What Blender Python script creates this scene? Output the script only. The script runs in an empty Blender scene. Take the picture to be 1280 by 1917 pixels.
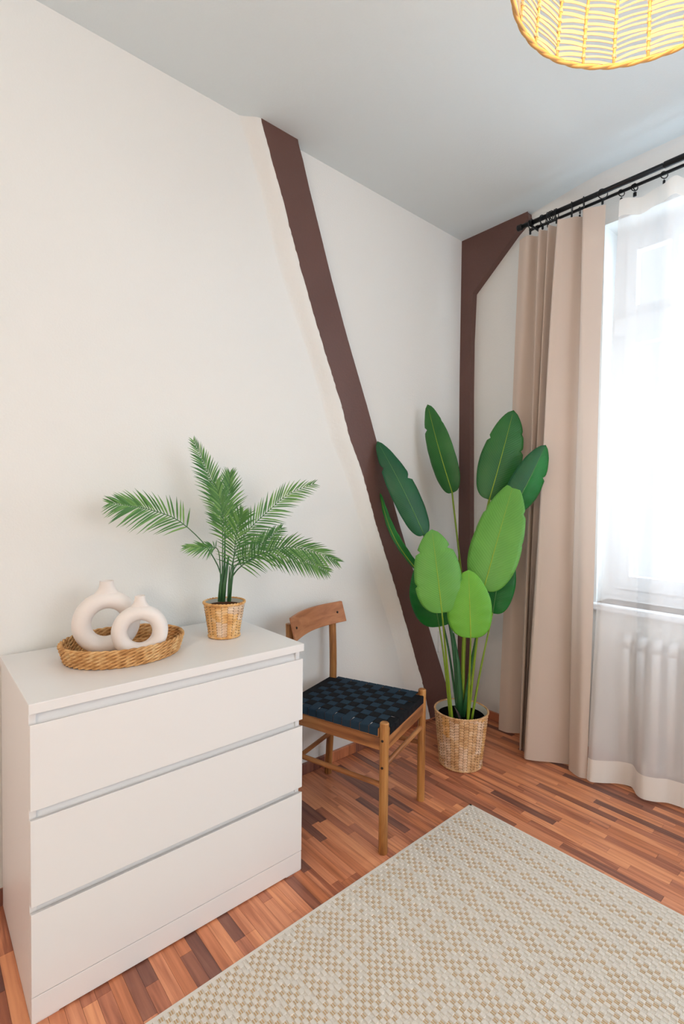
import bpy, math, random
import numpy as np
from mathutils import Vector, Matrix
random.seed(7)
rng = random.Random(11)
PI = math.pi
COL = bpy.context.scene.collection
SC = bpy.context.scene

# ---------------------------------------------------------------- camera
CAM = Vector((-2.5166, -1.8496, 1.2701))
FW = Vector((0.65340247, 0.75654464, -0.02655971))
RT = Vector((0.75695064, -0.65339035, 0.01033336))
UP = Vector((0.00953621, 0.02685623, 0.99959382))
FPX = 945.21
cam_d = bpy.data.cameras.new('camera')
cam = bpy.data.objects.new('camera', cam_d)
COL.objects.link(cam)
cam.matrix_world = Matrix(((RT.x, UP.x, -FW.x, CAM.x), (RT.y, UP.y, -FW.y, CAM.y), (RT.z, UP.z, -FW.z, CAM.z), (0, 0, 0, 1)))
cam_d.sensor_fit = 'HORIZONTAL'
cam_d.sensor_width = 36.0
cam_d.lens = FPX / 1280.0 * 36.0
cam_d.clip_start = 0.02
SC.camera = cam

# ---------------------------------------------------------------- world, lights, exposure
W = bpy.data.worlds.new('world'); SC.world = W; W.use_nodes = True
bg = W.node_tree.nodes['Background']
bg.inputs[0].default_value = (0.78, 0.89, 1.0, 1)
bg.inputs[1].default_value = 1.3
vs = SC.view_settings
vs.view_transform = 'Standard'; vs.look = 'None'; vs.gamma = 1.0; vs.exposure = 0.16
vs.use_curve_mapping = False

def area(name, loc, rot, sx, sy, power, color):
    l = bpy.data.lights.new(name, 'AREA'); l.shape = 'RECTANGLE'
    l.size = sx; l.size_y = sy; l.energy = power; l.color = color
    o = bpy.data.objects.new(name, l); COL.objects.link(o)
    o.location = loc; o.rotation_euler = rot
    return o
# daylight of the overcast sky outside the window
area('sky_and_fill_light', (0.95, -1.46, 1.75), (0, PI / 2, 0), 2.6, 2.4, 140, (0.70, 0.86, 1.0))
area('sky_and_fill_light', (-1.3, -4.75, 1.70), (PI / 2, 0, 0), 2.4, 2.2, 38, (0.90, 0.96, 1.0))  # added fill light behind the viewpoint, shining in through an invented opening
# warm lamp standing out of frame on the left
_l = bpy.data.lights.new('side_lamp_light', 'POINT'); _l.energy = 36; _l.color = (1.0, .80, .62); _l.shadow_soft_size = .14
_o = bpy.data.objects.new('side_lamp_light', _l); COL.objects.link(_o); _o.location = (-4.0, -2.3, 1.7)

# ---------------------------------------------------------------- helpers
def at(px, py, d):
    return CAM + (FW + RT * ((px - 640) / FPX) - UP * ((py - 958.5) / FPX)) * d
def onpl(px, py, ax, v):
    r = FW + RT * ((px - 640) / FPX) - UP * ((py - 958.5) / FPX)
    return CAM + r * ((v - CAM[ax]) / r[ax])
def proj(p):
    d = Vector(p) - CAM; w = d.dot(FW)
    return 640 + FPX * d.dot(RT) / w, 958.5 - FPX * d.dot(UP) / w, w

def tag(o, label=None, cat=None, group=None, kind=None):
    if label: o['label'] = label
    if cat: o['category'] = cat
    if group: o['group'] = group
    if kind: o['kind'] = kind
    return o
def thing(name, label, cat, loc=(0, 0, 0), group=None, rz=0):
    o = bpy.data.objects.new(name, None); COL.objects.link(o)
    o.empty_display_size = 0.05
    o.location = loc; o.rotation_euler = (0, 0, rz)
    return tag(o, label, cat, group)

class MB:
    def __init__(s): s.v = []; s.f = []; s.m = []
    def add(s, vs, fs, mi=0):
        b = len(s.v); s.v += [tuple(v) for v in vs]
        s.f += [tuple(b + i for i in f) for f in fs]; s.m += [mi] * len(fs)
    def box(s, a, b, mi=0):
        (x0, y0, z0), (x1, y1, z1) = a, b
        s.add([(x0, y0, z0), (x1, y0, z0), (x1, y1, z0), (x0, y1, z0), (x0, y0, z1), (x1, y0, z1), (x1, y1, z1), (x0, y1, z1)],
              [(0, 3, 2, 1), (4, 5, 6, 7), (0, 1, 5, 4), (1, 2, 6, 5), (2, 3, 7, 6), (3, 0, 4, 7)], mi)
        return s
    def hexa(s, bot, top, mi=0):
        n = len(bot)
        s.add(list(bot) + list(top), [tuple(range(n - 1, -1, -1)), tuple(range(n, 2 * n))] +
              [(i, (i + 1) % n, n + (i + 1) % n, n + i) for i in range(n)], mi)
        return s
    def tube(s, pts, rad, n=10, mi=0, flat=1.0, cap=True, ref=None):
        pts = [Vector(p) for p in pts]; k = len(pts)
        rs = rad if isinstance(rad, (list, tuple)) else [rad] * k
        rings = []; N = None
        for i, p in enumerate(pts):
            t = (pts[min(i + 1, k - 1)] - pts[max(i - 1, 0)]).normalized()
            if N is None:
                a = Vector(ref) if ref else (Vector((0, 0, 1)) if abs(t.z) < .9 else Vector((1, 0, 0)))
                N = (a - t * a.dot(t)).normalized()
            else:
                N = (N - t * N.dot(t)).normalized()
            B = t.cross(N)
            for j in range(n):
                an = 2 * PI * j / n
                rings.append(p + N * (math.cos(an) * rs[i]) + B * (math.sin(an) * rs[i] * flat))
        fs = [(i * n + j, i * n + (j + 1) % n, (i + 1) * n + (j + 1) % n, (i + 1) * n + j) for i in range(k - 1) for j in range(n)]
        if cap: fs += [tuple(range(n - 1, -1, -1)), tuple((k - 1) * n + j for j in range(n))]
        s.add(rings, fs, mi); return s
    def ring(s, c, R, r, axis='z', n=28, m=10, mi=0, rx=None):
        c = Vector(c); vs = []
        for i in range(n):
            a = 2 * PI * i / n
            if axis == 'z': e = Vector((math.cos(a), math.sin(a), 0)); u = Vector((0, 0, 1))
            else: e = Vector((math.cos(a), 0, math.sin(a))); u = Vector((0, 1, 0))
            for j in range(m):
                b = 2 * PI * j / m
                vs.append(c + e * (R + r * math.cos(b)) + u * (r * math.sin(b)))
        s.add(vs, [(i * m + j, ((i + 1) % n) * m + j, ((i + 1) % n) * m + (j + 1) % m, i * m + (j + 1) % m) for i in range(n) for j in range(m)], mi)
        return s
    def lathe(s, prof, c=(0, 0, 0), n=40, mi=0):
        vs = []
        for r, z in prof:
            for j in range(n):
                a = 2 * PI * j / n
                vs.append((c[0] + r * math.cos(a), c[1] + r * math.sin(a), c[2] + z))
        s.add(vs, [(i * n + j, i * n + (j + 1) % n, (i + 1) * n + (j + 1) % n, (i + 1) * n + j) for i in range(len(prof) - 1) for j in range(n)], mi)
        return s
    def disc(s, c, r, n=40, mi=0):
        s.add([(c[0] + r * math.cos(2 * PI * j / n), c[1] + r * math.sin(2 * PI * j / n), c[2]) for j in range(n)], [tuple(range(n))], mi); return s
    def grid(s, P, mi=0, close=False):
        h = len(P); w = len(P[0])
        s.add([p for r in P for p in r], [(i * w + j, i * w + j + 1, (i + 1) * w + j + 1, (i + 1) * w + j) for i in range(h - 1) for j in range(w - 1)], mi)
        return s
    def build(s, name, mat, parent=None, smooth=False, bevel=0, solid=0, seg=2, origin=None):
        me = bpy.data.meshes.new(name)
        v = s.v
        if origin is not None:
            v = [(a - origin[0], b - origin[1], c - origin[2]) for a, b, c in v]
        me.from_pydata(v, [], s.f)
        mats = mat if isinstance(mat, (list, tuple)) else [mat]
        for m in mats: me.materials.append(m)
        if len(mats) > 1: me.polygons.foreach_set('material_index', s.m)
        if smooth: me.polygons.foreach_set('use_smooth', [True] * len(me.polygons))
        me.update()
        o = bpy.data.objects.new(name, me); COL.objects.link(o)
        if origin is not None: o.location = origin
        if parent: o.parent = parent
        if solid:
            q = o.modifiers.new('solid', 'SOLIDIFY'); q.thickness = solid; q.offset = 0
        if bevel:
            q = o.modifiers.new('bevel', 'BEVEL'); q.width = bevel; q.segments = seg; q.limit_method = 'ANGLE'; q.angle_limit = math.radians(40)
        return o
    def clean_normals(s): return s

def crom(pts, n):
    pts = [Vector(p) for p in pts]; P = [pts[0] * 2 - pts[1]] + pts + [pts[-1] * 2 - pts[-2]]
    out = []; k = len(pts) - 1
    for i in range(n + 1):
        t = i / n * k; a = min(int(t), k - 1); u = t - a
        p0, p1, p2, p3 = P[a:a + 4]
        out.append(0.5 * ((2 * p1) + (p2 - p0) * u + (2 * p0 - 5 * p1 + 4 * p2 - p3) * u * u + (3 * p1 - p0 - 3 * p2 + p3) * u ** 3))
    return out

# ---------------------------------------------------------------- materials
def new_mat(name):
    m = bpy.data.materials.new(name); m.use_nodes = True
    nt = m.node_tree; return m, nt, nt.nodes['Principled BSDF'], nt.nodes['Material Output']
def lin(c):
    return tuple(((x / 255) / 12.92 if x / 255 <= .04045 else ((x / 255 + .055) / 1.055) ** 2.4) for x in c) + (1,)
def noise_bump(nt, b, scale, strength, dist=.002, detail=3, vec=None, kind='noise'):
    tc = nt.nodes.new('ShaderNodeTexCoord')
    n = nt.nodes.new('ShaderNodeTexNoise'); n.inputs['Scale'].default_value = scale; n.inputs['Detail'].default_value = detail
    nt.links.new(vec or tc.outputs['Object'], n.inputs['Vector'])
    bp = nt.nodes.new('ShaderNodeBump'); bp.inputs['Strength'].default_value = strength; bp.inputs['Distance'].default_value = dist
    nt.links.new(n.outputs['Fac'], bp.inputs['Height']); nt.links.new(bp.outputs['Normal'], b.inputs['Normal'])
    return n
def plain(name, rgb, rough=.5, bump=None, spec=.5, metal=0, var=0):
    m, nt, b, o = new_mat(name)
    b.inputs['Base Color'].default_value = lin(rgb); b.inputs['Roughness'].default_value = rough
    b.inputs['Specular IOR Level'].default_value = spec; b.inputs['Metallic'].default_value = metal
    if bump: noise_bump(nt, b, *bump)
    if var:
        tc = nt.nodes.new('ShaderNodeTexCoord'); n = nt.nodes.new('ShaderNodeTexNoise'); n.inputs['Scale'].default_value = 6
        nt.links.new(tc.outputs['Object'], n.inputs['Vector'])
        hs = nt.nodes.new('ShaderNodeHueSaturation'); hs.inputs['Color'].default_value = lin(rgb)
        mr = nt.nodes.new('ShaderNodeMapRange'); mr.inputs[3].default_value = 1 - var; mr.inputs[4].default_value = 1 + var
        nt.links.new(n.outputs['Fac'], mr.inputs[0]); nt.links.new(mr.outputs[0], hs.inputs['Value']); nt.links.new(hs.outputs[0], b.inputs['Base Color'])
    return m
M = {}
M['wall'] = plain('wall_paint', (237, 238, 236), .85, (170, .35, .003, 4), .2)
M['ceil'] = plain('ceiling_paint', (230, 240, 243), .9, (230, .3, .003, 3), .2)
M['white'] = plain('white_lacquer', (238, 236, 235), .38)
M['white2'] = plain('white_frame_paint', (235, 236, 238), .4)
M['black'] = plain('black_metal', (22, 24, 28), .38, None, .5, .4)
M['beam'] = plain('brown_painted_timber', (101, 70, 63), .42, (90, .5, .003, 5), .5, 0, .10)
M['plaster'] = plain('plaster', (237, 238, 236), .85, (60, .5, .004, 4), .2)
M['ceramic'] = plain('matte_ceramic', (238, 230, 225), .62, (260, .15, .001, 2))
M['soil'] = plain('dark_soil', (12, 12, 14), 1.0, (120, .8, .004, 4), .05)
M['liner'] = plain('grey_pot_liner', (186, 186, 178), .35)
M['radiator'] = plain('radiator_enamel', (235, 235, 236), .3)
M['screw'] = plain('black_screw_cap', (24, 18, 16), .4)
M['socket'] = plain('socket_plastic', (236, 236, 236), .35)

def wood(name, c0, c1, c2, rough=.4, scale=(2, 2, 22), rnd=False, axis=None):
    m, nt, b, o = new_mat(name); L = nt.links.new
    tc = nt.nodes.new('ShaderNodeTexCoord'); mp = nt.nodes.new('ShaderNodeMapping')
    mp.inputs['Scale'].default_value = scale
    L(tc.outputs['Object'], mp.inputs['Vector'])
    vec = mp.outputs['Vector']
    oi = nt.nodes.new('ShaderNodeObjectInfo')
    add = nt.nodes.new('ShaderNodeVectorMath'); add.operation = 'ADD'
    sc = nt.nodes.new('ShaderNodeMath'); sc.operation = 'MULTIPLY'; sc.inputs[1].default_value = 37.0
    L(oi.outputs['Random'], sc.inputs[0]); L(vec, add.inputs[0]); L(sc.outputs[0], add.inputs[1])
    n = nt.nodes.new('ShaderNodeTexNoise'); n.inputs['Scale'].default_value = 4; n.inputs['Detail'].default_value = 6; n.inputs['Distortion'].default_value = .6
    L(add.outputs[0], n.inputs['Vector'])
    cr = nt.nodes.new('ShaderNodeValToRGB'); e = cr.color_ramp.elements
    e[0].position = .33; e[0].color = lin(c0); e[1].position = .68; e[1].color = lin(c2)
    x = e.new(.5); x.color = lin(c1)
    L(n.outputs['Fac'], cr.inputs['Fac']); L(cr.outputs['Color'], b.inputs['Base Color'])
    b.inputs['Roughness'].default_value = rough
    bp = nt.nodes.new('ShaderNodeBump'); bp.inputs['Strength'].default_value = .08; bp.inputs['Distance'].default_value = .001
    L(n.outputs['Fac'], bp.inputs['Height']); L(bp.outputs['Normal'], b.inputs['Normal'])
    return m
M['acacia_z'] = wood('acacia_upright', (118, 72, 34), (166, 110, 56), (192, 138, 78), .42, (9, 9, .9))
M['acacia_x'] = wood('acacia_lengthwise', (118, 70, 38), (160, 102, 58), (184, 126, 74), .45, (.9, 9, 9))
M['acacia_y'] = wood('acacia_crosswise', (118, 70, 38), (160, 102, 58), (184, 126, 74), .45, (9, .9, 9))
M['crest'] = wood('acacia_crest', (150, 92, 58), (172, 112, 74), (190, 130, 90), .45, (1.2, 8, 8))

# floor strips: a handful of strip tones, grain along y
FL = []
for i, (a, b_, c) in enumerate([((187, 115, 82), (213, 139, 102), (230, 157, 117)), ((198, 124, 86), (227, 151, 109), (240, 167, 121)),
                                ((158, 95, 70), (187, 117, 88), (203, 131, 99)), ((109, 68, 60), (131, 84, 70), (147, 98, 82)),
                                ((169, 102, 70), (200, 124, 86), (216, 139, 99)), ((149, 88, 66), (171, 104, 77), (225, 151, 111)),
                                ((133, 82, 66), (155, 98, 77), (169, 109, 86))]):
    FL.append(wood('floor_strip_tone', a, b_, c, .30, (16, .9, 1)))
M['floorwood'] = FL

def curtain_mat(name, rgb, trans, alpha, rough=.9, weave=900):
    m, nt, b, o = new_mat(name); L = nt.links.new
    b.inputs['Base Color'].default_value = lin(rgb); b.inputs['Roughness'].default_value = rough; b.inputs['Specular IOR Level'].default_value = .1
    tr = nt.nodes.new('ShaderNodeBsdfTranslucent'); tr.inputs['Color'].default_value = lin(rgb)
    mx = nt.nodes.new('ShaderNodeMixShader'); mx.inputs[0].default_value = trans
    L(b.outputs[0], mx.inputs[1]); L(tr.outputs[0], mx.inputs[2])
    if alpha < 1:
        tp = nt.nodes.new('ShaderNodeBsdfTransparent')
        m2 = nt.nodes.new('ShaderNodeMixShader'); m2.inputs[0].default_value = alpha
        L(tp.outputs[0], m2.inputs[1]); L(mx.outputs[0], m2.inputs[2]); L(m2.outputs[0], o.inputs['Surface'])
    else:
        L(mx.outputs[0], o.inputs['Surface'])
    noise_bump(nt, b, weave, .15, .0005, 2)
    return m
M['drape'] = curtain_mat('beige_drape_cloth', (216, 200, 188), .14, 1)
M['sheer'] = curtain_mat('sheer_voile', (250, 250, 251), .11, .58)
M['hem'] = curtain_mat('double_sheer_hem', (250, 247, 242), .16, .93)

def leaf_mat(name, rgb, rgb2, trans=.25, rough=.38, veins=True):
    m, nt, b, o = new_mat(name); L = nt.links.new
    uv = nt.nodes.new('ShaderNodeUVMap'); sep = nt.nodes.new('ShaderNodeSeparateXYZ'); L(uv.outputs[0], sep.inputs[0])
    # uv.x = across (-1..1 -> 0..1), uv.y = along; side veins run outwards and forwards
    ab = nt.nodes.new('ShaderNodeMath'); ab.operation = 'ABSOLUTE'
    s1 = nt.nodes.new('ShaderNodeMath'); s1.operation = 'SUBTRACT'; s1.inputs[1].default_value = .5; L(sep.outputs[0], s1.inputs[0]); L(s1.outputs[0], ab.inputs[0])
    ma = nt.nodes.new('ShaderNodeMath'); ma.operation = 'MULTIPLY_ADD'; ma.inputs[1].default_value = -.32; L(ab.outputs[0], ma.inputs[0]); L(sep.outputs[1], ma.inputs[2])
    mu = nt.nodes.new('ShaderNodeMath'); mu.operation = 'MULTIPLY'; mu.inputs[1].default_value = 230; L(ma.outputs[0], mu.inputs[0])
    si = nt.nodes.new('ShaderNodeMath'); si.operation = 'SINE'; L(mu.outputs[0], si.inputs[0])
    n = nt.nodes.new('ShaderNodeTexNoise'); n.inputs['Scale'].default_value = 5
    tc = nt.nodes.new('ShaderNodeTexCoord'); L(tc.outputs['Object'], n.inputs['Vector'])
    ad = nt.nodes.new('ShaderNodeMath'); ad.operation = 'MULTIPLY_ADD'; ad.inputs[1].default_value = .07; L(si.outputs[0], ad.inputs[0]); L(n.outputs['Fac'], ad.inputs[2])
    mix = nt.nodes.new('ShaderNodeMix'); mix.data_type = 'RGBA'
    mr = nt.nodes.new('ShaderNodeMapRange'); mr.inputs[1].default_value = .25; mr.inputs[2].default_value = .75; L(ad.outputs[0], mr.inputs[0])
    L(mr.outputs[0], mix.inputs[0]); mix.inputs[6].default_value = lin(rgb); mix.inputs[7].default_value = lin(rgb2)
    L(mix.outputs[2], b.inputs['Base Color']); b.inputs['Roughness'].default_value = rough
    if veins:
        bp = nt.nodes.new('ShaderNodeBump'); bp.inputs['Strength'].default_value = .22; bp.inputs['Distance'].default_value = .0012
        L(si.outputs[0], bp.inputs['Height']); L(bp.outputs['Normal'], b.inputs['Normal'])
    tr = nt.nodes.new('ShaderNodeBsdfTranslucent'); L(mix.outputs[2], tr.inputs['Color'])
    mx = nt.nodes.new('ShaderNodeMixShader'); mx.inputs[0].default_value = trans
    L(b.outputs[0], mx.inputs[1]); L(tr.outputs[0], mx.inputs[2]); L(mx.outputs[0], o.inputs['Surface'])
    return m
M['leaf_dark'] = leaf_mat('leaf_dark', (22, 92, 58), (38, 112, 66))
M['leaf_mid'] = leaf_mat('leaf_mid', (34, 104, 48), (62, 132, 58))
M['leaf_vivid'] = leaf_mat('leaf_vivid', (8, 104, 40), (22, 138, 50))
M['leaf_light'] = leaf_mat('leaf_light', (98, 168, 68), (120, 190, 82))
M['leaf_lime'] = leaf_mat('leaf_lime', (104, 180, 52), (126, 200, 64))
M['midrib'] = plain('midrib_green', (150, 180, 40), .45)
M['midrib_d'] = plain('midrib_dull_green', (84, 142, 72), .45)
M['stem'] = plain('stem_green', (122, 150, 30), .45, None, .5, 0, .15)
M['stem_d'] = plain('stem_dark_green', (38, 92, 50), .45, None, .5, 0, .2)
M['sheath'] = plain('dry_brown_sheath', (66, 54, 52), .7)
M['palm'] = leaf_mat('palm_leaflet', (52, 112, 54), (96, 148, 76), .2, .42, False)
M['palm2'] = leaf_mat('palm_leaflet_pale', (84, 140, 72), (134, 178, 98), .2, .42, False)
M['palmstem'] = plain('palm_stem', (58, 104, 62), .45, None, .5, 0, .2)

def straw(name, c0, c1, c2, rough=.75):
    m, nt, b, o = new_mat(name); L = nt.links.new
    tc = nt.nodes.new('ShaderNodeTexCoord'); n = nt.nodes.new('ShaderNodeTexNoise'); n.inputs['Scale'].default_value = 38; n.inputs['Detail'].default_value = 3
    L(tc.outputs['Object'], n.inputs['Vector'])
    cr = nt.nodes.new('ShaderNodeValToRGB'); e = cr.color_ramp.elements
    e[0].position = .3; e[0].color = lin(c0); e[1].position = .7; e[1].color = lin(c2); x = e.new(.5); x.color = lin(c1)
    L(n.outputs['Fac'], cr.inputs['Fac']); L(cr.outputs['Color'], b.inputs['Base Color']); b.inputs['Roughness'].default_value = rough
    n2 = nt.nodes.new('ShaderNodeTexNoise'); n2.inputs['Scale'].default_value = 420; L(tc.outputs['Object'], n2.inputs['Vector'])
    bp = nt.nodes.new('ShaderNodeBump'); bp.inputs['Strength'].default_value = .5; bp.inputs['Distance'].default_value = .001
    L(n2.outputs['Fac'], bp.inputs['Height']); L(bp.outputs['Normal'], b.inputs['Normal'])
    return m
M['straw'] = straw('water_hyacinth', (190, 140, 92), (216, 172, 124), (232, 196, 156))
M['straw_y'] = straw('golden_hyacinth', (206, 146, 84), (230, 178, 112), (240, 204, 158))
M['straw_p'] = straw('pale_hyacinth', (204, 164, 128), (224, 188, 154), (238, 212, 184))
M['straw_in'] = plain('basket_shadow_gap', (84, 52, 30), .9)
M['rope'] = straw('seagrass_rope', (176, 124, 70), (208, 156, 98), (226, 186, 132))
M['rattan'] = plain('rattan_pole', (222, 170, 98), .5, (60, .2, .001, 2))

def rug_mat(name, rgb, sc):
    m, nt, b, o = new_mat(name); L = nt.links.new
    b.inputs['Base Color'].default_value = lin(rgb); b.inputs['Roughness'].default_value = .92; b.inputs['Specular IOR Level'].default_value = .15
    tc = nt.nodes.new('ShaderNodeTexCoord'); w = nt.nodes.new('ShaderNodeTexWave'); w.wave_type = 'BANDS'; w.bands_direction = 'Y'
    w.inputs['Scale'].default_value = sc; w.inputs['Distortion'].default_value = .5
    L(tc.outputs['Object'], w.inputs['Vector'])
    bp = nt.nodes.new('ShaderNodeBump'); bp.inputs['Strength'].default_value = .4; bp.inputs['Distance'].default_value = .001
    L(w.outputs['Fac'], bp.inputs['Height']); L(bp.outputs['Normal'], b.inputs['Normal'])
    return m
M['rug_pad'] = rug_mat('rug_cream_yarn', (226, 219, 209), 110)
M['rug_base'] = rug_mat('rug_backing', (216, 205, 188), 60)
M['rug_tan'] = rug_mat('rug_tan_twine', (206, 174, 134), 60)
M['rug_pale'] = rug_mat('rug_pale_twine', (226, 219, 209), 60)
M['strap_a'] = plain('navy_webbing', (34, 54, 70), .8, (900, .4, .0006, 2), .2)
M['strap_b'] = plain('black_webbing', (14, 16, 22), .8, (900, .4, .0006, 2), .2)

# ---------------------------------------------------------------- the setting
CEIL = 2.807
XW = 0.045        # face of the window wall
X0, Y0 = -4.3, -4.3
def struct(name, mb, mat, label=None, parent=None, **k):
    o = mb.build(name, mat, parent, **k)
    if parent is None: tag(o, label, None, None, 'structure')
    return o
floor = struct('floor', MB().box((X0, Y0, -.06), (.5, .12, -.012)), M['straw_in'], 'reddish strip wood floor of short narrow planks')
# floor strips
SW = 0.0345
fr = random.Random(5)
strips = []
i = 0
x = XW
while x > X0:
    y = .02 - fr.random() * .25
    y_top = 0.0
    while y_top > Y0:
        L_ = fr.choice([.16, .2, .24, .28, .33, .38, .46])
        y_bot = max(y_top - L_, Y0) if y_top < 0 else -fr.uniform(.05, .35)
        strips.append((x - SW, y_bot, x, y_top)); y_top = y_bot
    x -= SW
def vis(s):
    cx, cy = (s[0] + s[2]) / 2, (s[1] + s[3]) / 2
    if -2.32 < cx < -1.5 and cy > -.47: return 0
    if cx < -2.3 and cy > -.75:
        pass
    if cx < -.78 and cy < -.70: return 0
    if cx > -.14 and cy < -.62: return 0
    px, py, w = proj((cx, cy, 0))
    if w < .3 or px < -40 or px > 1320 or py > 1990: return 0
    return abs(s[3] - s[1]) / w
order = sorted(range(len(strips)), key=lambda k: -vis(strips[k]))
keep = set([k for k in order[:298] if vis(strips[k]) > 0])
stuff = MB()
for k, (xa, ya, xb, yb) in enumerate(strips):
    g = .0003
    tone = fr.choices(range(7), [5, 5, 3, 1.7, 3, 2, 1.5])[0]
    zt = fr.uniform(-.0003, .0)
    if k in keep:
        m = MB(); m.box((xa + g, ya + g, -.012), (xb - g, yb - g, zt))
        m.build('floor_strip', FL[tone], floor, origin=((xa + xb) / 2, (ya + yb) / 2, 0))
    else:
        stuff.box((xa + g, ya + g, -.012), (xb - g, yb - g, zt), tone)
o = stuff.build('floor_strips_beyond', FL, floor); o['kind'] = 'stuff'

struct('ceiling', MB().box((X0, Y0, CEIL), (.5, .12, CEIL + .1)), M['ceil'], 'white plastered ceiling')
struct('wall_left', MB().box((X0, 0, -.06), (XW + .0, .12, CEIL)), M['wall'], 'white textured wall behind the dresser and chair')
# window wall with its opening
WY0, WY1, WZ0, WZ1 = -2.16, -.80, .775, 2.60
wr = MB()
wr.box((XW, WY1, -.06), (.42, .12, CEIL)); wr.box((XW, Y0, -.06), (.42, WY0, CEIL))
wr.box((XW, WY0, -.06), (.42, WY1, WZ0)); wr.box((XW, WY0, WZ1), (.42, WY1, CEIL))
struct('wall_right', wr, M['wall'], 'white textured window wall')
bw = MB()  # back wall; its opening is added to let the fill light in
bw.box((X0, Y0 - .25, -.06), (-2.3, Y0, CEIL)); bw.box((-.3, Y0 - .25, -.06), (XW, Y0, CEIL))
bw.box((-2.3, Y0 - .25, -.06), (-.3, Y0, .8)); bw.box((-2.3, Y0 - .25, 2.6), (-.3, Y0, CEIL))
struct('wall_back', bw, M['wall'], 'white wall behind the viewpoint with an added opening for fill light')
struct('wall_far', MB().box((X0 - .12, Y0, -.06), (X0, .12, CEIL)), M['wall'], 'white wall left of the viewpoint')

# plastered cove between window wall and ceiling
cv = []
for k in range(9):
    a = k / 8 * PI / 2; r = .085
    cv.append((XW - r + r * math.sin(a), CEIL - r + r * math.cos(a)))
cm = MB()
for j, yy in enumerate(np.linspace(-.42, Y0, 30)):
    s = min(1, (j + .3) / 3)
    row = [(XW - (XW - xx) * s, yy, CEIL - (CEIL - zz) * s) for xx, zz in cv]
    if j: cm.grid([prev, row])
    prev = row
struct('trim_1', cm, M['wall'], 'rounded plaster cove over the window', smooth=True)

# diagonal timber on the left wall
BY = -.046
lp = [(489, 222), (494, 246), (502, 270), (510, 304), (519, 335), (531, 377), (541, 419), (571, 530), (603, 640), (640, 760), (655.6, 822.6), (676, 876), (687, 916.5), (702.6, 976),
      (723, 1042), (734, 1079), (748, 1126), (760.5, 1170), (774.6, 1220), (790, 1273), (804, 1339)]
rp = [(557, 258), (559, 270), (567, 299.5), (578, 348.8), (595.4, 419), (620, 520), (650, 632), (687, 760), (704, 822.6), (749.5, 988.5), (776, 1076), (801, 1170), (828, 1257.6), (845, 1315)]
def edge(pts, n, z0, z1, jit):
    P = sorted([onpl(x_, y_, 1, BY) for x_, y_ in pts], key=lambda p: p.z)
    zs = [p.z for p in P]; xs = [p.x for p in P]
    # extrapolate to the floor and ceiling
    out = []
    for k in range(n + 1):
        z = z0 + (z1 - z0) * k / n
        if z > zs[-1]: xx = xs[-1] + (xs[-1] - xs[-4]) / (zs[-1] - zs[-4]) * (z - zs[-1])
        elif z < zs[0]: xx = xs[0] + (xs[1] - xs[0]) / (zs[1] - zs[0]) * (z - zs[0])
        else: xx = float(np.interp(z, zs, xs))
        out.append((xx + rng.uniform(-jit, jit), z))
    return out
NB = 190
eL = edge(lp, NB, .03, CEIL, .0022); eR = edge(rp, NB, .03, CEIL, .0004)
eLs = edge(lp, NB, .03, CEIL, 0)
bm_ = MB()
for k in range(NB):
    (l0, z0), (r0, _), (l1, z1), (r1, _) = eL[k], eR[k], eL[k + 1], eR[k + 1]
    bm_.add([(l0, BY, z0), (r0, BY, z0), (r1, BY, z1), (l1, BY, z1), (r0, .01, z0), (r1, .01, z1), (l0, .01, z0), (l1, .01, z1)],
            [(0, 1, 2, 3), (1, 4, 5, 2), (6, 0, 3, 7)])
(l0, z0), (r0, _) = eL[0], eR[0]
bm_.add([(l0, BY, z0), (r0, BY, z0), (r0, .01, z0), (l0, .01, z0)], [(0, 3, 2, 1)])
struct('trim_2', bm_, M['beam'], 'dark brown painted diagonal timber crossing the left wall')
# plaster drawn up against its left side
pm = []
for k in range(0, NB + 1, 2):
    lx, z = eLs[k]
    w = .085 + .03 * max(0, (1.0 - z))
    w += .008 * math.sin(z * 9)
    row = []
    for j in range(11):
        t = j / 10; s = t * t * (3 - 2 * t)
        row.append((lx - w * (1 - t) + .001, .001 + (BY + .0008) * s, z))
    pm.append(row)
struct('trim_3', MB().grid(pm), M['plaster'], 'plaster ramped up against the diagonal timber', smooth=True)

# corner post with brace (painted brown) on the window wall
fpts = [(862.4, 453), (990, 398), (988, 408), (965, 434.7), (884, 548), (880, 640), (878.7, 740), (878.7, 986), (874, 1150), (869, 1330), (845.5, 1330), (848, 1174), (851, 1008), (856, 849), (860.3, 600)]
P3 = [onpl(a, b, 0, 0) for a, b in fpts]
poly = [(min(p.y, .01), min(p.z, CEIL)) for p in P3]
poly[0] = (.01, CEIL); poly[1] = (-.418, CEIL); poly[9] = (poly[9][0], .03); poly[10] = (poly[10][0], .03)
n_ = len(poly)
pb = MB(); pb.add([(0, a, b) for a, b in poly] + [(XW + .01, a, b) for a, b in poly],
                  [tuple(range(n_))] + [(i, (i + 1) % n_, n_ + (i + 1) % n_, n_ + i) for i in range(n_)])
struct('trim_4', pb, M['beam'], 'dark brown painted corner post with short diagonal brace', bevel=.003)
# plaster wedge in the corner beside the post
wd = MB(); wd.add([(-.004, .0, .03), (-.004, -.022, .03), (-.004, 0, 2.0), (.02, .0, .03), (.02, -.022, .03), (.02, 0, 2.0)], [(0, 1, 2), (3, 5, 4), (1, 4, 5, 2), (0, 3, 4, 1)])
struct('trim_5', wd, M['plaster'], 'thin plaster wedge in the corner beside the post')
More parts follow.
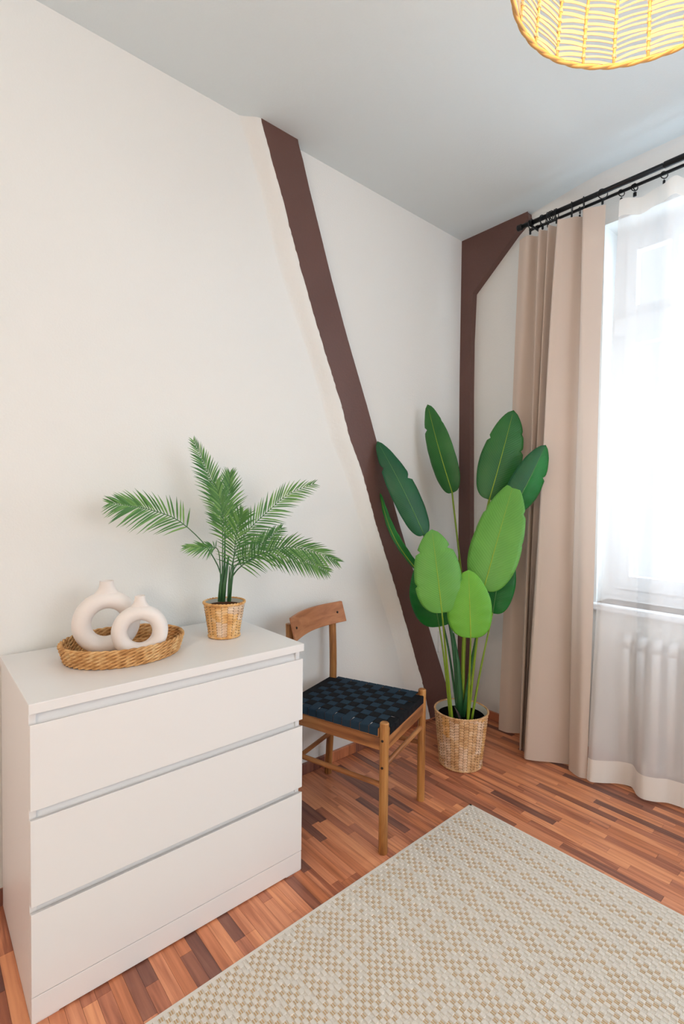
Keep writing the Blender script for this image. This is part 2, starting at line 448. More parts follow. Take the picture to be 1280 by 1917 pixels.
# baseboards
bb = struct('baseboard_left', MB().box((-2.9, -.004, 0), (-.0, 0, .048)), M['floorwood'][2], 'wooden baseboard along the left wall')
xx = XW - .06
while xx > -3.4:
    L_ = fr.choice([.05, .12, .2, .26, .33])
    MB().box((xx - L_ + .0004, -.016, 0), (xx, -.004, .050)).build('baseboard_piece', fr.choice([FL[0], FL[2], FL[4], FL[3], FL[6]]), bb, bevel=.003, origin=(xx, 0, 0))
    xx -= L_
bb2 = struct('baseboard_right', MB().box((XW - .004, -4.2, 0), (XW, -.13, .048)), M['floorwood'][2], 'wooden baseboard along the window wall')
yy = -.15
while yy > -2.4:
    L_ = fr.choice([.12, .2, .26, .33])
    MB().box((XW - .016, yy - L_ + .0004, 0), (XW - .004, yy, .050)).build('baseboard_piece', fr.choice([FL[0], FL[2], FL[4]]), bb2, bevel=.003, origin=(XW, yy, 0))
    yy -= L_

# window
win = struct('window_1', MB().box((.20, WY0, WZ0), (.27, WY0 + .05, WZ1)).box((.20, WY1 - .05, WZ0), (.27, WY1, WZ1)).box((.20, WY0 + .05, WZ0), (.27, WY1 - .05, WZ0 + .06)).box((.20, WY0 + .05, WZ1 - .06), (.27, WY1 - .05, WZ1)),
             M['white2'], 'tall white casement window with a transom behind the sheer curtain')
MB().box((.17, WY0, 2.09), (.28, WY1, 2.175)).build('transom', M['white2'], win, bevel=.004)
MB().box((.18, -1.54, WZ0), (.27, -1.48, WZ1)).build('mullion', M['white2'], win, bevel=.004)
def sash(y0, y1, z0, z1):
    s = MB(); w = .05
    s.box((.19, y0, z0), (.24, y0 + w, z1)); s.box((.19, y1 - w, z0), (.24, y1, z1)); s.box((.191, y0 + w, z0), (.239, y1 - w, z0 + w + .02)); s.box((.191, y0 + w, z1 - w), (.239, y1 - w, z1))
    o = s.build('sash', M['white2'], win, bevel=.003)
    MB().box((.212, y0 + w, z0 + w), (.216, y1 - w, z1 - w)).build('pane', M['glass'], o)
m, nt, b, o = new_mat('window_glass')
tp = nt.nodes.new('ShaderNodeBsdfTransparent'); gl = nt.nodes.new('ShaderNodeBsdfGlossy'); gl.inputs['Roughness'].default_value = .02
mx = nt.nodes.new('ShaderNodeMixShader'); mx.inputs[0].default_value = .05
nt.links.new(tp.outputs[0], mx.inputs[1]); nt.links.new(gl.outputs[0], mx.inputs[2]); nt.links.new(mx.outputs[0], o.inputs['Surface'])
M['glass'] = m
sash(-1.485, WY1 - .045, WZ0 + .055, 2.095); sash(WY0 + .045, -1.535, WZ0 + .055, 2.095)
sash(-1.485, WY1 - .045, 2.16, WZ1 - .055); sash(WY0 + .045, -1.535, 2.16, WZ1 - .055)
MB().box((.18, -1.075, 2.16), (.235, -1.045, WZ1 - .06)).build('glazing_bar', M['white2'], win)
MB().box((.0, WY0 - .03, WZ0 - .03), (.20, WY1 + .03, WZ0)).build('window_sill', M['white2'], win, bevel=.006)

# radiator
rad = thing('radiator', 'white ribbed column radiator under the window behind the sheer curtain', 'radiator', (0, -1.5, 0))
rad_y = -.965
while rad_y > -2.0:
    c = MB()
    for xo in (-.024, .024):
        c.tube([(xo, rad_y + 1.5, .10), (xo, rad_y + 1.5, .60)], .013, 10, flat=1.4)
    c.tube([(-.024, rad_y + 1.5, .60), (-.017, rad_y + 1.5, .635), (0, rad_y + 1.5, .65), (.017, rad_y + 1.5, .635), (.024, rad_y + 1.5, .60)], .014, 10, flat=1.4)
    c.tube([(-.024, rad_y + 1.5, .10), (0, rad_y + 1.5, .07), (.024, rad_y + 1.5, .10)], .014, 10, flat=1.4)
    c.build('column', M['radiator'], rad, smooth=True)
    rad_y -= .062
MB().tube([(0, -.6, .60), (0, .55, .60)], .012).build('header_pipe', M['radiator'], rad, smooth=True)
MB().tube([(0, -.6, .10), (0, .55, .10)], .012).build('header_pipe', M['radiator'], rad, smooth=True)
for yf in (-.45, .45):
    MB().box((-.018, yf - .01, 0), (.018, yf + .01, .09)).build('foot', M['radiator'], rad)

# wall socket in the corner
p0 = onpl(819, 1182, 1, 0); p1 = onpl(829, 1218, 1, 0)
sk = thing('wall_socket', 'small white wall socket between the diagonal timber and the corner post', 'socket', (p0.x, 0, p1.z))
MB().box((0, -.012, 0), (p1.x - p0.x, 0, p0.z - p1.z)).build('cover_plate', M['socket'], sk, bevel=.002)
MB().box((.008, -.015, .012), (p1.x - p0.x - .008, -.012, p0.z - p1.z - .012)).build('insert', M['socket'], sk, bevel=.001)

# ---------------------------------------------------------------- dresser
DX0, DX1, DYF, DYB = -2.3045, -1.5045, -.49, -.018
dr = thing('dresser', 'white three drawer dresser carrying the tray and the palm', 'dresser', (DX0, DYB, 0))
def D(a, b): return ((a[0] - DX0, a[1] - DYB, a[2]), (b[0] - DX0, b[1] - DYB, b[2]))
def dbox(name, a, b, bev=.0012, par=None, mb=None):
    A, B = D(a, b); return MB().box(A, B).build(name, M['white'], par or dr, bevel=bev)
dbox('top_panel', (DX0, DYF, .755), (DX1, DYB, .78), .0015)
dbox('side_panel', (DX0 + .003, DYF + .022, 0.002), (DX0 + .019, DYB, .755))
dbox('side_panel', (DX1 - .019, DYF + .022, 0.002), (DX1 - .003, DYB, .755))
dbox('back_panel', (DX0 + .019, DYB - .006, .03), (DX1 - .019, DYB - .002, .755))
for zb, zt in ((.715, .755), (.485, .53), (.262, .30)):
    (x0, y0, z0), (x1, y1, z1) = D((DX0 + .019, DYF + .022, zb), (DX1 - .019, DYF + .046, zt))
    MB().hexa([(x0, y0, z0), (x1, y0, z0), (x1, y1, z0), (x0, y1, z0)], [(x0, y1 - .008, z1), (x1, y1 - .008, z1), (x1, y1, z1), (x0, y1, z1)]).build('rail', M['white'], dr)
for zb, zt in ((.522, .729), (.290, .500), (.071, .273)):
    d = MB(); a, b = D((DX0 + .003, DYF + .002, zb), (DX1 - .003, DYF + .020, zt))
    (x0, y0, z0), (x1, y1, z1) = a, b
    # front board with the bevelled grip edge on top
    d.hexa([(x0, y0, z0), (x1, y0, z0), (x1, y1, z0), (x0, y1, z0)], [(x0, y0, z1), (x1, y0, z1), (x1, y1, z1 - .006), (x0, y1, z1 - .006)])
    f_ = d.build('drawer', M['white'], dr, bevel=.001)
    bx_, by_ = D((DX0 + .03, DYF + .022, zb + .01), (DX1 - .03, DYB - .03, zt - .06))
    MB().box(bx_, by_).build('drawer_box', M['white'], f_)
dbox('plinth', (DX0 + .003, DYF + .003, .005), (DX1 - .003, DYF + .019, .0685))
for xa in (DX0 + .003, DX1 - .063):
    dbox('foot_pad', (xa, DYF + .006, 0), (xa + .06, DYF + .03, .011))

# ---------------------------------------------------------------- baskets (woven pots)
def woven_pot(name, label, cx, cy, cz, rb, rt, h, ncol, nrow, mats, group=None, liner_depth=.035, taper=1.0, soil=True):
    t = thing(name, label, 'plant', (cx, cy, cz), group)
    MB().lathe([(rb - .006, .002), (rb - .004, .004), (rt - .006, h - .006), (rt - .009, h - .006), (rb - .012, .01)], n=48).build('basket_wall', M['straw_in'], t, smooth=True)
    w = MB(); rr = random.Random(ncol)
    from collections import defaultdict
    patch = defaultdict(lambda: rr.randrange(len(mats)))
    for i in range(ncol):
        for j in range(nrow + (1 if i % 2 else 0)):
            z = (j + (0 if i % 2 else .5)) / (nrow + .1) * (h - .008) + .004
            f = z / h; R = rb + (rt - rb) * f ** taper
            a0 = 2 * PI * (i + .5) / ncol
            hw = PI / ncol * R * 1.12; hh = (h / nrow) * .47
            sk_ = hh * .35 * (1 if i % 2 else -1)
            e = Vector((math.cos(a0), math.sin(a0), 0)); s_ = Vector((-math.sin(a0), math.cos(a0), 0)); u = Vector((0, 0, 1))
            c = e * (R - .0036) + u * z; en = e * .0021
            b = .0042 * (R / .12) ** .5 + rr.uniform(-.0006, .0006)
            vs = [c - s_ * hw - u * sk_ + en, c - s_ * hw * .64 - u * hh - u * sk_ * .5, c + s_ * hw * .64 - u * hh * .9 + u * sk_ * .5, c + s_ * hw + u * sk_ + en, c + s_ * hw * .64 + u * hh + u * sk_ * .5, c - s_ * hw * .64 + u * hh * .9 - u * sk_ * .5,
                  c + e * b - s_ * hw * .52 - u * sk_ * .5, c + e * b + s_ * hw * .52 + u * sk_ * .5]
            for v_ in vs: v_.z = min(max(v_.z, .0008), h - .002)
            w.add(vs, [(0, 1, 6), (1, 2, 7, 6), (2, 3, 7), (3, 4, 7), (4, 5, 6, 7), (5, 0, 6)], patch[(i // 2, (j + 3 * (i // 2 % 3)) // 6)])
    o = w.build('woven_braid', mats, t, smooth=True); o['kind'] = 'stuff'
    # rope rim and foot
    for nm, R, z, r in (('rim_rope', rt - .003, h - .004, .0048), ('foot_rope', rb - .001, .0045, .0040)):
        q = MB(); nseg = int(2 * PI * R / (r * 2.6))
        for st in range(2):
            pts = []
            for k in range(nseg * 4 + 1):
                a = 2 * PI * k / (nseg * 4); ph = k / 4 * PI + st * PI
                pts.append(((R + math.cos(ph) * r * .45) * math.cos(a), (R + math.cos(ph) * r * .45) * math.sin(a), z + math.sin(ph) * r * .45))
            q.tube(pts, r * .68, 6, cap=False)
        q.build(nm, mats[0], t, smooth=True)
    MB().lathe([(rt - .007, h - .004), (rt - .010, h - .003), (rt - .013 - .0, h - liner_depth - .002), (rb * .5, h - liner_depth - .004)], n=48).build('liner', M['liner'], t, smooth=True)
    if soil:
        s_ = MB(); s_.disc((0, 0, h - liner_depth), rt - .016); s_.build('soil', M['soil'], t)
    return t

def leaf(par, base, tip, wl, wr, mat, rib, ang=0, bend=.0, cup=.12, notch=(), tipn=True, seed=0, base_round=.34, rib_r=.0022, tipx=.62, mat2=None):
    """base, tip: 3-D points; wl, wr: greatest half widths in metres"""
    r = random.Random(seed)
    base = Vector(base); tip = Vector(tip); ax = tip - base; L_ = ax.length; ax.normalize()
    view = (base + tip) / 2 - CAM; view.normalize()
    side = ax.cross(view).normalized()              # points to image right when the leaf points up
    nrm = side.cross(ax).normalized()
    if nrm.dot(view) > 0: nrm = -nrm
    R = Matrix.Rotation(ang, 3, ax); side = R @ side; nrm = R @ nrm
    nt_, ns = 40, 7
    def mid(t):
        return base + ax * (L_ * t) + nrm * (bend * L_ * math.sin(PI * t) ) + side * 0
    def prof(t):
        a, b_ = base_round, tipx
        tm = a / (a + b_)
        return (t ** a * (1 - t) ** b_) / (tm ** a * (1 - tm) ** b_)
    P = []; UVs = []
    nz = list(notch)
    for i in range(nt_ + 1):
        t = (i / nt_) ** 1.5; te = min(max(t, .0), 1)
        row = []
        for sgn, wmax in ((-1, wl), (1, wr)):
            w = wmax * prof(te) * (1 + .012 * math.sin(t * 13 + seed))
            for (sd, tn, dep, wid) in nz:
                if sd == sgn:
                    dd = (t - tn) / wid
                    if 0 <= dd < 1: w *= 1 - dep * (1 - dd)
            cols = range(ns, 0, -1) if sgn < 0 else range(0, ns + 1)
            for j in cols:
                q = j / ns
                fwd = .05 * q * q * L_ * (1 - t)      # margins sweep toward the tip
                p = mid(t) + side * (sgn * w * q) + ax * (fwd - .06 * L_ * q * q * (1 - t) ** 6) + nrm * (-cup * w * q * q + .10 * w * q * (1 - q) * 1.2 + .0012 * math.sin(t * 40 + sgn) * q)
                row.append(p); 
                UVs.append((.5 + sgn * q * .5, t))
        P.append(row)
    mb = MB(); mb.grid(P)
    o = mb.build('leaf', mat, par, smooth=True)
    me = o.data; uvl = me.uv_layers.new(name='UVMap')
    vi = np.empty(len(me.loops), dtype=np.int32); me.loops.foreach_get('vertex_index', vi)
    uvl.data.foreach_set('uv', np.array(UVs, dtype=np.float32)[vi].ravel())
    if mat2:
        me.materials.append(mat2)
        for k_, pg in enumerate(me.polygons):
            if k_ % (2 * ns) < ns: pg.material_index = 1
    q = o.modifiers.new('solid', 'SOLIDIFY'); q.thickness = .0009; q.offset = 0
    rp_ = [mid(t / 20) + nrm * .0006 for t in range(-0, 20)]
    MB().tube(rp_, [rib_r * (1.15 - .95 * k / 19) for k in range(20)], 6).build('midrib', rib, o, smooth=True)
    return o

# ---------------------------------------------------------------- tall plant in the corner
PX, PY = -.495, -.405
pot = woven_pot('potted_banana_plant', 'tall broad leaved green plant in a woven basket on the floor', PX, PY, 0, .101, .128, .262, 34, 19, [M['straw'], M['straw_p'], M['straw'], M['straw_y']], liner_depth=.032)
pot.matrix_world = Matrix.Translation((PX, PY, 0))
PT = Vector((PX, PY, 0))
def loc(p): return Vector(p) - PT
mpp = lambda d: d / FPX
def L3(bpx, tpx, db, dt): return loc(at(bpx[0], bpx[1], db)), loc(at(tpx[0], tpx[1], dt))
_cam = CAM.copy()
LEAVES = [  # base px, tip px, depth at base, depth at tip, half widths px, material, rib, angle, bend, cup, notches
    ('A', (846, 921), (800, 757), 2.62, 2.70, 27, 24, 'leaf_mid', 'midrib', -.35, .03, .10, [(1, .70, .35, .05), (-1, .72, .12, .05)]),
    ('B', (793, 1000), (706, 826), 2.44, 2.50, 27, 26, 'leaf_dark', 'midrib_d', .30, .05, .15, [(1, .70, .35, .06), (-1, .52, .3, .05)]),
    ('C', (792, 1080), (711, 922), 2.46, 2.52, 12, 12, 'leaf_vivid', 'midrib', -.9, .10, .2, []),
    ('D', (916, 934), (961, 768), 2.44, 2.50, 40, 37, 'leaf_mid', 'midrib', .15, .03, .12, [(-1, .72, .20, .05), (-1, .55, .14, .04), (1, .60, .2, .05)]),
    ('E', (960, 955), (1021, 833), 2.36, 2.34, 30, 30, 'leaf_dark', 'midrib_d', .25, .04, .25, [(-1, .55, .2, .05)]),
    ('G', (905, 1103), (962, 903), 2.28, 2.36, 46, 46, 'leaf_light', 'midrib', -.1, .02, .10, [(-1, .70, .16, .04), (1, .66, .18, .04), (1, .44, .10, .03), (-1, .42, .07, .03)]),
    ('H', (827, 1146), (808, 991), 2.24, 2.30, 45, 44, 'leaf_light', 'midrib', .1, .03, .10, [(-1, .74, .30, .05), (1, .70, .30, .05), (1, .30, .10, .04)]),
    ('I', (881, 1193), (877, 1067), 2.20, 2.26, 40, 43, 'leaf_lime', 'midrib', 0, .03, .12, [(1, .80, .2, .05)]),
    ('J', (822, 1172), (796, 1040), 2.40, 2.36, 44, 44, 'leaf_vivid', 'midrib_d', 0, .02, .1, []),
    ('K', (922, 1147), (944, 1010), 2.42, 2.44, 32, 32, 'leaf_vivid', 'midrib_d', 0, .02, .1, []),
]
# the whole plant is modelled about the pot; temporarily shift CAM so that leaf() measures view directions correctly
CAM_BACK = CAM.copy(); CAM_LOCAL = CAM - PT
stem_top = {}
for k, (nm, b_, t_, db, dt, wl, wr, mt, rb_, ang, bend, cup, nz) in enumerate(LEAVES):
    B3 = at(b_[0], b_[1], db); T3 = at(t_[0], t_[1], dt); d = (db + dt) / 2
    g = globals(); C0 = g['CAM']; g['CAM'] = CAM_LOCAL
    o = leaf(pot, B3 - PT, T3 - PT, wl * mpp(d), wr * mpp(d), M[mt], M[rb_], ang, bend, cup, nz, seed=k, mat2=M['leaf_vivid'] if nm == 'E' else None)
    g['CAM'] = C0
    stem_top[nm] = B3 - PT
# stems: base px at soil level, mid px, top leaf base
soil_z = .262 - .034
def sp(px, py, d): return at(px, py, d) - PT
STEMS = [('H', (847, 1348, 2.36), (836, 1240, 2.34), .0050, 'stem'), ('J', (843, 1345, 2.40), (832, 1240, 2.38), .0050, 'stem'),
         ('G', (875, 1348, 2.36), (892, 1200, 2.34), .0055, 'stem'), ('I', (875, 1349, 2.34), (879, 1250, 2.28), .0050, 'stem'),
         ('K', (882, 1348, 2.38), (900, 1250, 2.40), .0050, 'stem'), ('A', (862, 1330, 2.44), (869, 1150, 2.50), .0065, 'stem'),
         ('D', (866, 1330, 2.43), (872, 1150, 2.46), .0085, 'stem'), ('B', (860, 1330, 2.42), (842, 1170, 2.46), .0080, 'stem_d'),
         ('E', (868, 1330, 2.42), (895, 1180, 2.42), .0060, 'stem_d'), ('C', (858, 1330, 2.43), (832, 1180, 2.48), .0050, 'stem_d')]
for nm, a, m_, r, mt in STEMS:
    p0 = sp(*a); p0.z = soil_z - .004; p1 = sp(*m_); p2 = stem_top[nm]
    pts = crom([p0, p1, p2], 16)
    MB().tube(pts, [r * (1.25 - .6 * k / 16) for k in range(17)], 8).build('stem', M[mt], pot, smooth=True)
pa = sp(860, 1345, 2.42); pa.z = soil_z - .002
MB().tube([pa, sp(861, 1300, 2.42), sp(857, 1240, 2.44), sp(848, 1185, 2.47)], [.019, .016, .011, .006], 10, flat=.8).build('leaf_sheath', M['stem_d'], pot, smooth=True)
MB().tube([pa + Vector((.012, -.006, 0)), sp(873, 1300, 2.42), sp(884, 1230, 2.44), sp(891, 1190, 2.45)], [.013, .011, .008, .004], 10, flat=.8).build('leaf_sheath', M['stem_d'], pot, smooth=True)
pc = sp(864, 1346, 2.36); pc.z = soil_z - .001
o = MB().tube([pc, sp(857, 1335, 2.36), sp(850, 1322, 2.36)], [.010, .007, .001], 6, flat=.3).build('dry_sheath', M['sheath'], pot, smooth=True)

# ---------------------------------------------------------------- small palm on the dresser
SX, SY, SZ = -1.668, -.236, .7805
palm = woven_pot('potted_palm', 'small feathery palm in a woven pot on the white dresser', SX, SY, SZ, .054, .073, .125, 20, 12, [M['straw_y'], M['straw_y'], M['straw_p']], liner_depth=.038)
S3 = Vector((SX, SY, SZ))
def frond(pts, wpx, n, mat, start=.25, rach=.0022, seed=0, tilt=0, lf=1.0, sweep=.9, sides=(1, 1)):
    r = random.Random(seed)
    P = [at(*p) - S3 for p in pts]
    C_ = crom(P, 60)
    camL = CAM - S3
    fr_ = MB(); fr_.tube(C_[::3], [rach * (1.25 - 1.0 * k / 20) for k in range(21)], 6)
    o = fr_.build('frond', M['palmstem'], palm, smooth=True)
    lv = MB(); dm = sum(p[2] for p in pts) / len(pts)
    for k in range(n):
        t = start + (1 - start) * ((k + .3) / n) ** .93
        i = min(int(t * 60), 59); p = C_[i].lerp(C_[i + 1], t * 60 - i)
        T = (C_[min(i + 2, 60)] - C_[max(i - 1, 0)]).normalized()
        view = (p - camL).normalized()
        side = T.cross(view).normalized(); nr = side.cross(T).normalized()
        if nr.dot(view) > 0: nr = -nr
        R = Matrix.Rotation(tilt, 3, T); side = R @ side; nr = R @ nr
        u = (t - start) / (1 - start)
        ln = 1.12 * wpx * mpp(dm) * (math.sin(PI * min(1, u * .78 + .22)) ** .6 * .92 + .22) * r.uniform(.9, 1.06)
        for sgn in (-1, 1):
            an = sweep * (1.05 - .62 * u) + r.uniform(-.07, .07)      # angle from the rachis
            sf = sides[0] if sgn < 0 else sides[1]
            d = (T * math.cos(an) + side * (sgn * math.sin(an)) + nr * r.uniform(.05, .30)).normalized()
            l2 = ln * sf; wv = d.cross(nr).normalized() * (.0031 if u < .8 else .0022)
            g_ = Vector((0, 0, -1))
            q = [p + d * (l2 * s) + g_ * (l2 * .16 * s * s) for s in (0, .25, .6, 1.0)]
            ws = (.45, 1.0, .8, .04)
            vs = []
            for a_, w_ in zip(q, ws):
                vs += [a_ - wv * w_, a_ + nr * (.0011 * w_), a_ + wv * w_]
            fs = []
            for s in range(3):
                fs += [(s * 3, s * 3 + 1, s * 3 + 4, s * 3 + 3), (s * 3 + 1, s * 3 + 2, s * 3 + 5, s * 3 + 4)]
            lv.add(vs, fs, 0 if r.random() < .62 else 1)
    q = lv.build('leaflets', mat, o, smooth=True); q['kind'] = 'stuff'
    q.data.uv_layers.new(name='UVMap')
    return o
pal = [M['palm'], M['palm2']]
d0 = 1.77
frond([(413, 1122, d0), (413, 1075, d0), (396, 1038, d0 - .02), (371, 1006, d0 - .05), (330, 972, 1.70), (281, 954, 1.66), (244, 947, 1.62), (204, 942, 1.57)], 46, 30, pal, .50, seed=1)
frond([(415, 1122, d0), (416, 1060, d0), (416, 987, d0 + .02), (405, 931, d0 + .03), (386, 879, d0 + .02), (361, 824, d0 - .02)], 36, 34, pal, .38, seed=2, tilt=.3)
frond([(417, 1122, d0), (421, 1060, d0 + .03), (422, 985, d0 + .08), (428, 930, d0 + .12), (430, 885, d0 + .14)], 42, 26, pal, .42, seed=3, sweep=.75)
frond([(427, 1122, d0), (432, 1070, d0), (445, 1022, d0 + .03), (467, 990, d0 + .06), (502, 957, d0 + .1), (540, 925, d0 + .14), (588, 905, d0 + .18)], 40, 32, pal, .32, seed=4)
frond([(427, 1122, d0), (433, 1082, d0 - .02), (460, 1053, d0 - .05), (499, 1033, d0 - .08), (540, 1024, d0 - .1), (588, 1033, d0 - .1), (632, 1051, d0 - .1)], 38, 34, pal, .28, seed=5)
frond([(413, 1122, d0 - .01), (412, 1060, d0 - .02), (407, 1028, d0 - .05), (388, 1025, d0 - .1), (347, 1024, d0 - .14)], 26, 14, pal, .55, seed=6, sweep=.6)
frond([(426, 1122, d0 - .01), (434, 1075, d0 - .05), (439, 1030, d0 - .1), (444, 990, d0 - .13), (455, 958, d0 - .14)], 44, 22, pal, .32, seed=7, sweep=.85)
frond([(428, 1122, d0 + .01), (436, 1070, d0 + .05), (460, 1040, d0 + .09), (491, 1017, d0 + .13), (527, 988, d0 + .17)], 34, 24, pal, .38, seed=8)
frond([(428, 1122, d0 + .01), (436, 1078, d0 + .03), (470, 1048, d0 + .06), (520, 1040, d0 + .08), (572, 1050, d0 + .08), (614, 1070, d0 + .08)], 30, 26, pal, .5, seed=9, sweep=1.0)
frond([(417, 1122, d0), (419, 1060, d0 + .02), (420, 1000, d0 - .02), (414, 950, d0 - .02), (404, 905, d0)], 36, 22, pal, .45, seed=10, sweep=.8)
for (a, b_, c, r) in (((411, 1126, d0), (413, 1095, d0), (421, 1050, d0), .0075), ((417, 1126, d0), (420, 1095, d0), (428, 1040, d0), .0085), ((430, 1126, d0), (433, 1095, d0), (438, 1060, d0), .0045), ((427, 1126, d0), (428, 1095, d0), (430, 1060, d0), .004)):
    MB().tube([at(*a) - S3, at(*b_) - S3, at(*c) - S3], [r, r * .8, r * .4], 8).build('stem', M['palmstem'], palm, smooth=True)

# ---------------------------------------------------------------- oval seagrass tray
TX, TY = -2.008, -.232
TA, TB = .180, .152
tray = thing('seagrass_tray', 'shallow oval braided seagrass tray holding the two ring vases', 'tray', (TX, TY, .78))
bs = MB(); vs = [((TA - .02) * math.cos(2 * PI * k / 48), (TB - .02) * math.sin(2 * PI * k / 48)) for k in range(48)]
bs.hexa([(a, b, .001) for a, b in vs], [(a, b, .008) for a, b in vs]); bs.build('tray_base', M['rope'], tray)
def braid_ring(A, B, z, r, par, name):
    q = MB(); n = 46
    for st in range(3):
        pts = []
        for k in range(n * 5):
            a = 2 * PI * k / (n * 5); ph = a * 15 + st * 2 * PI / 3
            rr = math.cos(ph) * r * .60; zz = math.sin(ph) * r * .60
            pts.append(((A + rr) * math.cos(a), (B + rr) * math.sin(a), z + zz))
        pts.append(pts[0])
        q.tube(pts, r * .52, 6, cap=False)
    q.build(name, M['rope'], par, smooth=True)
for k in range(5):
    braid_ring(TA - .016 + .003 * k, TB - .016 + .003 * k, .0078 + .0104 * k, .0068, tray, 'braided_coil')
for k in range(5):
    f_ = 1 - .17 * (k + 1); braid_ring((TA - .01) * f_, (TB - .01) * f_, .0078, .0064, tray, 'base_coil')

# ---------------------------------------------------------------- ring vases
def vase(label, px, py, z0, Rm, rt, neck_r, neck_h, d, yaw_off):
    p = onpl(px, py, 2, z0)
    v = CAM - p; yaw = math.atan2(v.y, v.x) + PI / 2 + yaw_off   # ring plane faces the viewer
    t = thing('ring_vase', label, 'vase', (p.x, p.y, z0), 'white ring vases', yaw)
    cz = Rm + rt - .004
    q = MB(); vs = []; n, m = 64, 24
    for i in range(n):
        a = 2 * PI * i / n; e = Vector((math.cos(a), 0, math.sin(a)))
        for j in range(m):
            b = 2 * PI * j / m
            pt = Vector((0, 0, cz)) + e * (Rm + rt * math.cos(b)) + Vector((0, 1, 0)) * (rt * 1.12 * math.sin(b))
            if pt.z < .0: pt.z = 0
            vs.append(pt)
    q.add(vs, [(i * m + j, ((i + 1) % n) * m + j, ((i + 1) % n) * m + (j + 1) % m, i * m + (j + 1) % m) for i in range(n) for j in range(m)])
    q.build('ring_body', M['ceramic'], t, smooth=True)
    zt = cz + Rm + rt
    q = MB(); pr_ = []; rows = []
    for k in range(15):
        u = k / 14; fl_ = (1 - u) ** 2.6; z_ = zt - .016 + (neck_h + .016) * u
        rx_ = neck_r + (rt * 1.55 - neck_r + .006) * fl_; ry_ = neck_r * (1 - .12 * fl_) if neck_r * .9 < rt * .8 else neck_r - (neck_r - rt * .74) * fl_
        rows.append([(rx_ * math.cos(2 * PI * j / 32), ry_ * math.sin(2 * PI * j / 32), z_) for j in range(33)])
    q.grid(rows)
    pr_ = [(neck_r, zt + neck_h), (neck_r - .0012, zt + neck_h + .0012), (neck_r - .003, zt + neck_h), (neck_r - .003, zt + neck_h - .02), (0.001, zt + neck_h - .022)]
    q.lathe(pr_, n=32); q.build('neck', M['ceramic'], t, smooth=True)
    return t
vase('larger white ring vase at the back left of the tray', 200, 1221, .790, .0700, .0270, .0200, .030, 1.55, .12)
vase('smaller white ring vase in front on the tray', 262, 1229, .790, .0570, .0230, .0148, .027, 1.5, .0)

# ---------------------------------------------------------------- chair
CF = Vector((-1.232, -.606, 0)); CR = Vector((-.882, -.484, 0))
Ax = (CR - CF).normalized(); By = Vector((-Ax.y, Ax.x, 0))      # across the front; towards the back
yaw = math.atan2(Ax.y, Ax.x)
ch = thing('dining_chair', 'wooden chair with a woven black strap seat between the dresser and the tall plant', 'chair', CF, None, yaw)
CW, CD = .371, .425     # leg spacing across and front to back
LR = .0165
def cyl(p0, p1, r, n=14): return MB().tube([p0, p1], r, n)
def facet_leg(x, y, zt, name='leg', top=(0, 0), foot=(0, 0), zmid=.44, r=LR):
    m = MB(); pts = [(x + foot[0], y + foot[1], 0), (x, y, zmid), (x + top[0], y + top[1], zt)]
    pts = crom(pts, 10) if zt > .6 else [Vector((x, y, 0)), Vector((x, y, zt * .5)), Vector((x, y, zt - .003)), Vector((x, y, zt))]
    rs = [r] * len(pts)
    if zt < .6: rs[-1] = r - .003
    m.tube(pts, rs, 12)
    return m.build(name, M['acacia_z'], ch, bevel=.001)
l1 = facet_leg(0, 0, .474); l2 = facet_leg(CW, 0, .474)
BL = .022
l3 = facet_leg(CW - .020, CD, .765, top=(.006, .012), foot=(0, .022)); l4 = facet_leg(BL, CD, .765, top=(.004, .012), foot=(0, .022))
for par, x_, zz in ((l1, -LR, (.412, .315)), (l2, CW + LR, (.412, .315))):
    for z_ in zz:
        sg = -1 if x_ < 0 else 1
        MB().tube([(x_ - sg * .001, 0, z_), (x_ + sg * .0012, 0, z_)], .0048, 10).build('screw_cap', M['screw'], par)
# seat frame rails
MB().box((LR - .004, -.011, .372), (CW - LR + .004, .011, .418)).build('seat_rail', M['acacia_x'], ch, bevel=.003)
MB().box((BL + LR - .004, CD - .011, .372), (CW - .02 - LR + .004, CD + .009, .418)).build('seat_rail', M['acacia_x'], ch, bevel=.003)
for x0_, x1_ in ((0, BL), (CW, CW - .02)):
    MB().hexa([(x0_ - .010, LR - .004, .372), (x0_ + .010, LR - .004, .372), (x1_ + .010, CD - LR + .004, .372), (x1_ - .010, CD - LR + .004, .372)],
              [(x0_ - .010, LR - .004, .418), (x0_ + .010, LR - .004, .418), (x1_ + .010, CD - LR + .004, .418), (x1_ - .010, CD - LR + .004, .418)]).build('seat_rail', M['acacia_y'], ch, bevel=.003)
# upper frame that the straps wrap round
MB().box((LR + .001, -.012, .418), (CW - LR - .001, .010, .450)).build('strap_rail', M['acacia_x'], ch, bevel=.003)
MB().box((BL + LR + .001, CD - .010, .418), (CW - .02 - LR - .001, CD + .012, .450)).build('strap_rail', M['acacia_x'], ch, bevel=.003)
for x0_, x1_ in ((0, BL), (CW, CW - .02)):
    MB().hexa([(x0_ - .010, LR + .001, .418), (x0_ + .010, LR + .001, .418), (x1_ + .010, CD - LR - .001, .418), (x1_ - .010, CD - LR - .001, .418)],
              [(x0_ - .010, LR + .001, .450), (x0_ + .010, LR + .001, .450), (x1_ + .010, CD - LR - .001, .450), (x1_ - .010, CD - LR - .001, .450)]).build('strap_rail', M['acacia_y'], ch, bevel=.003)
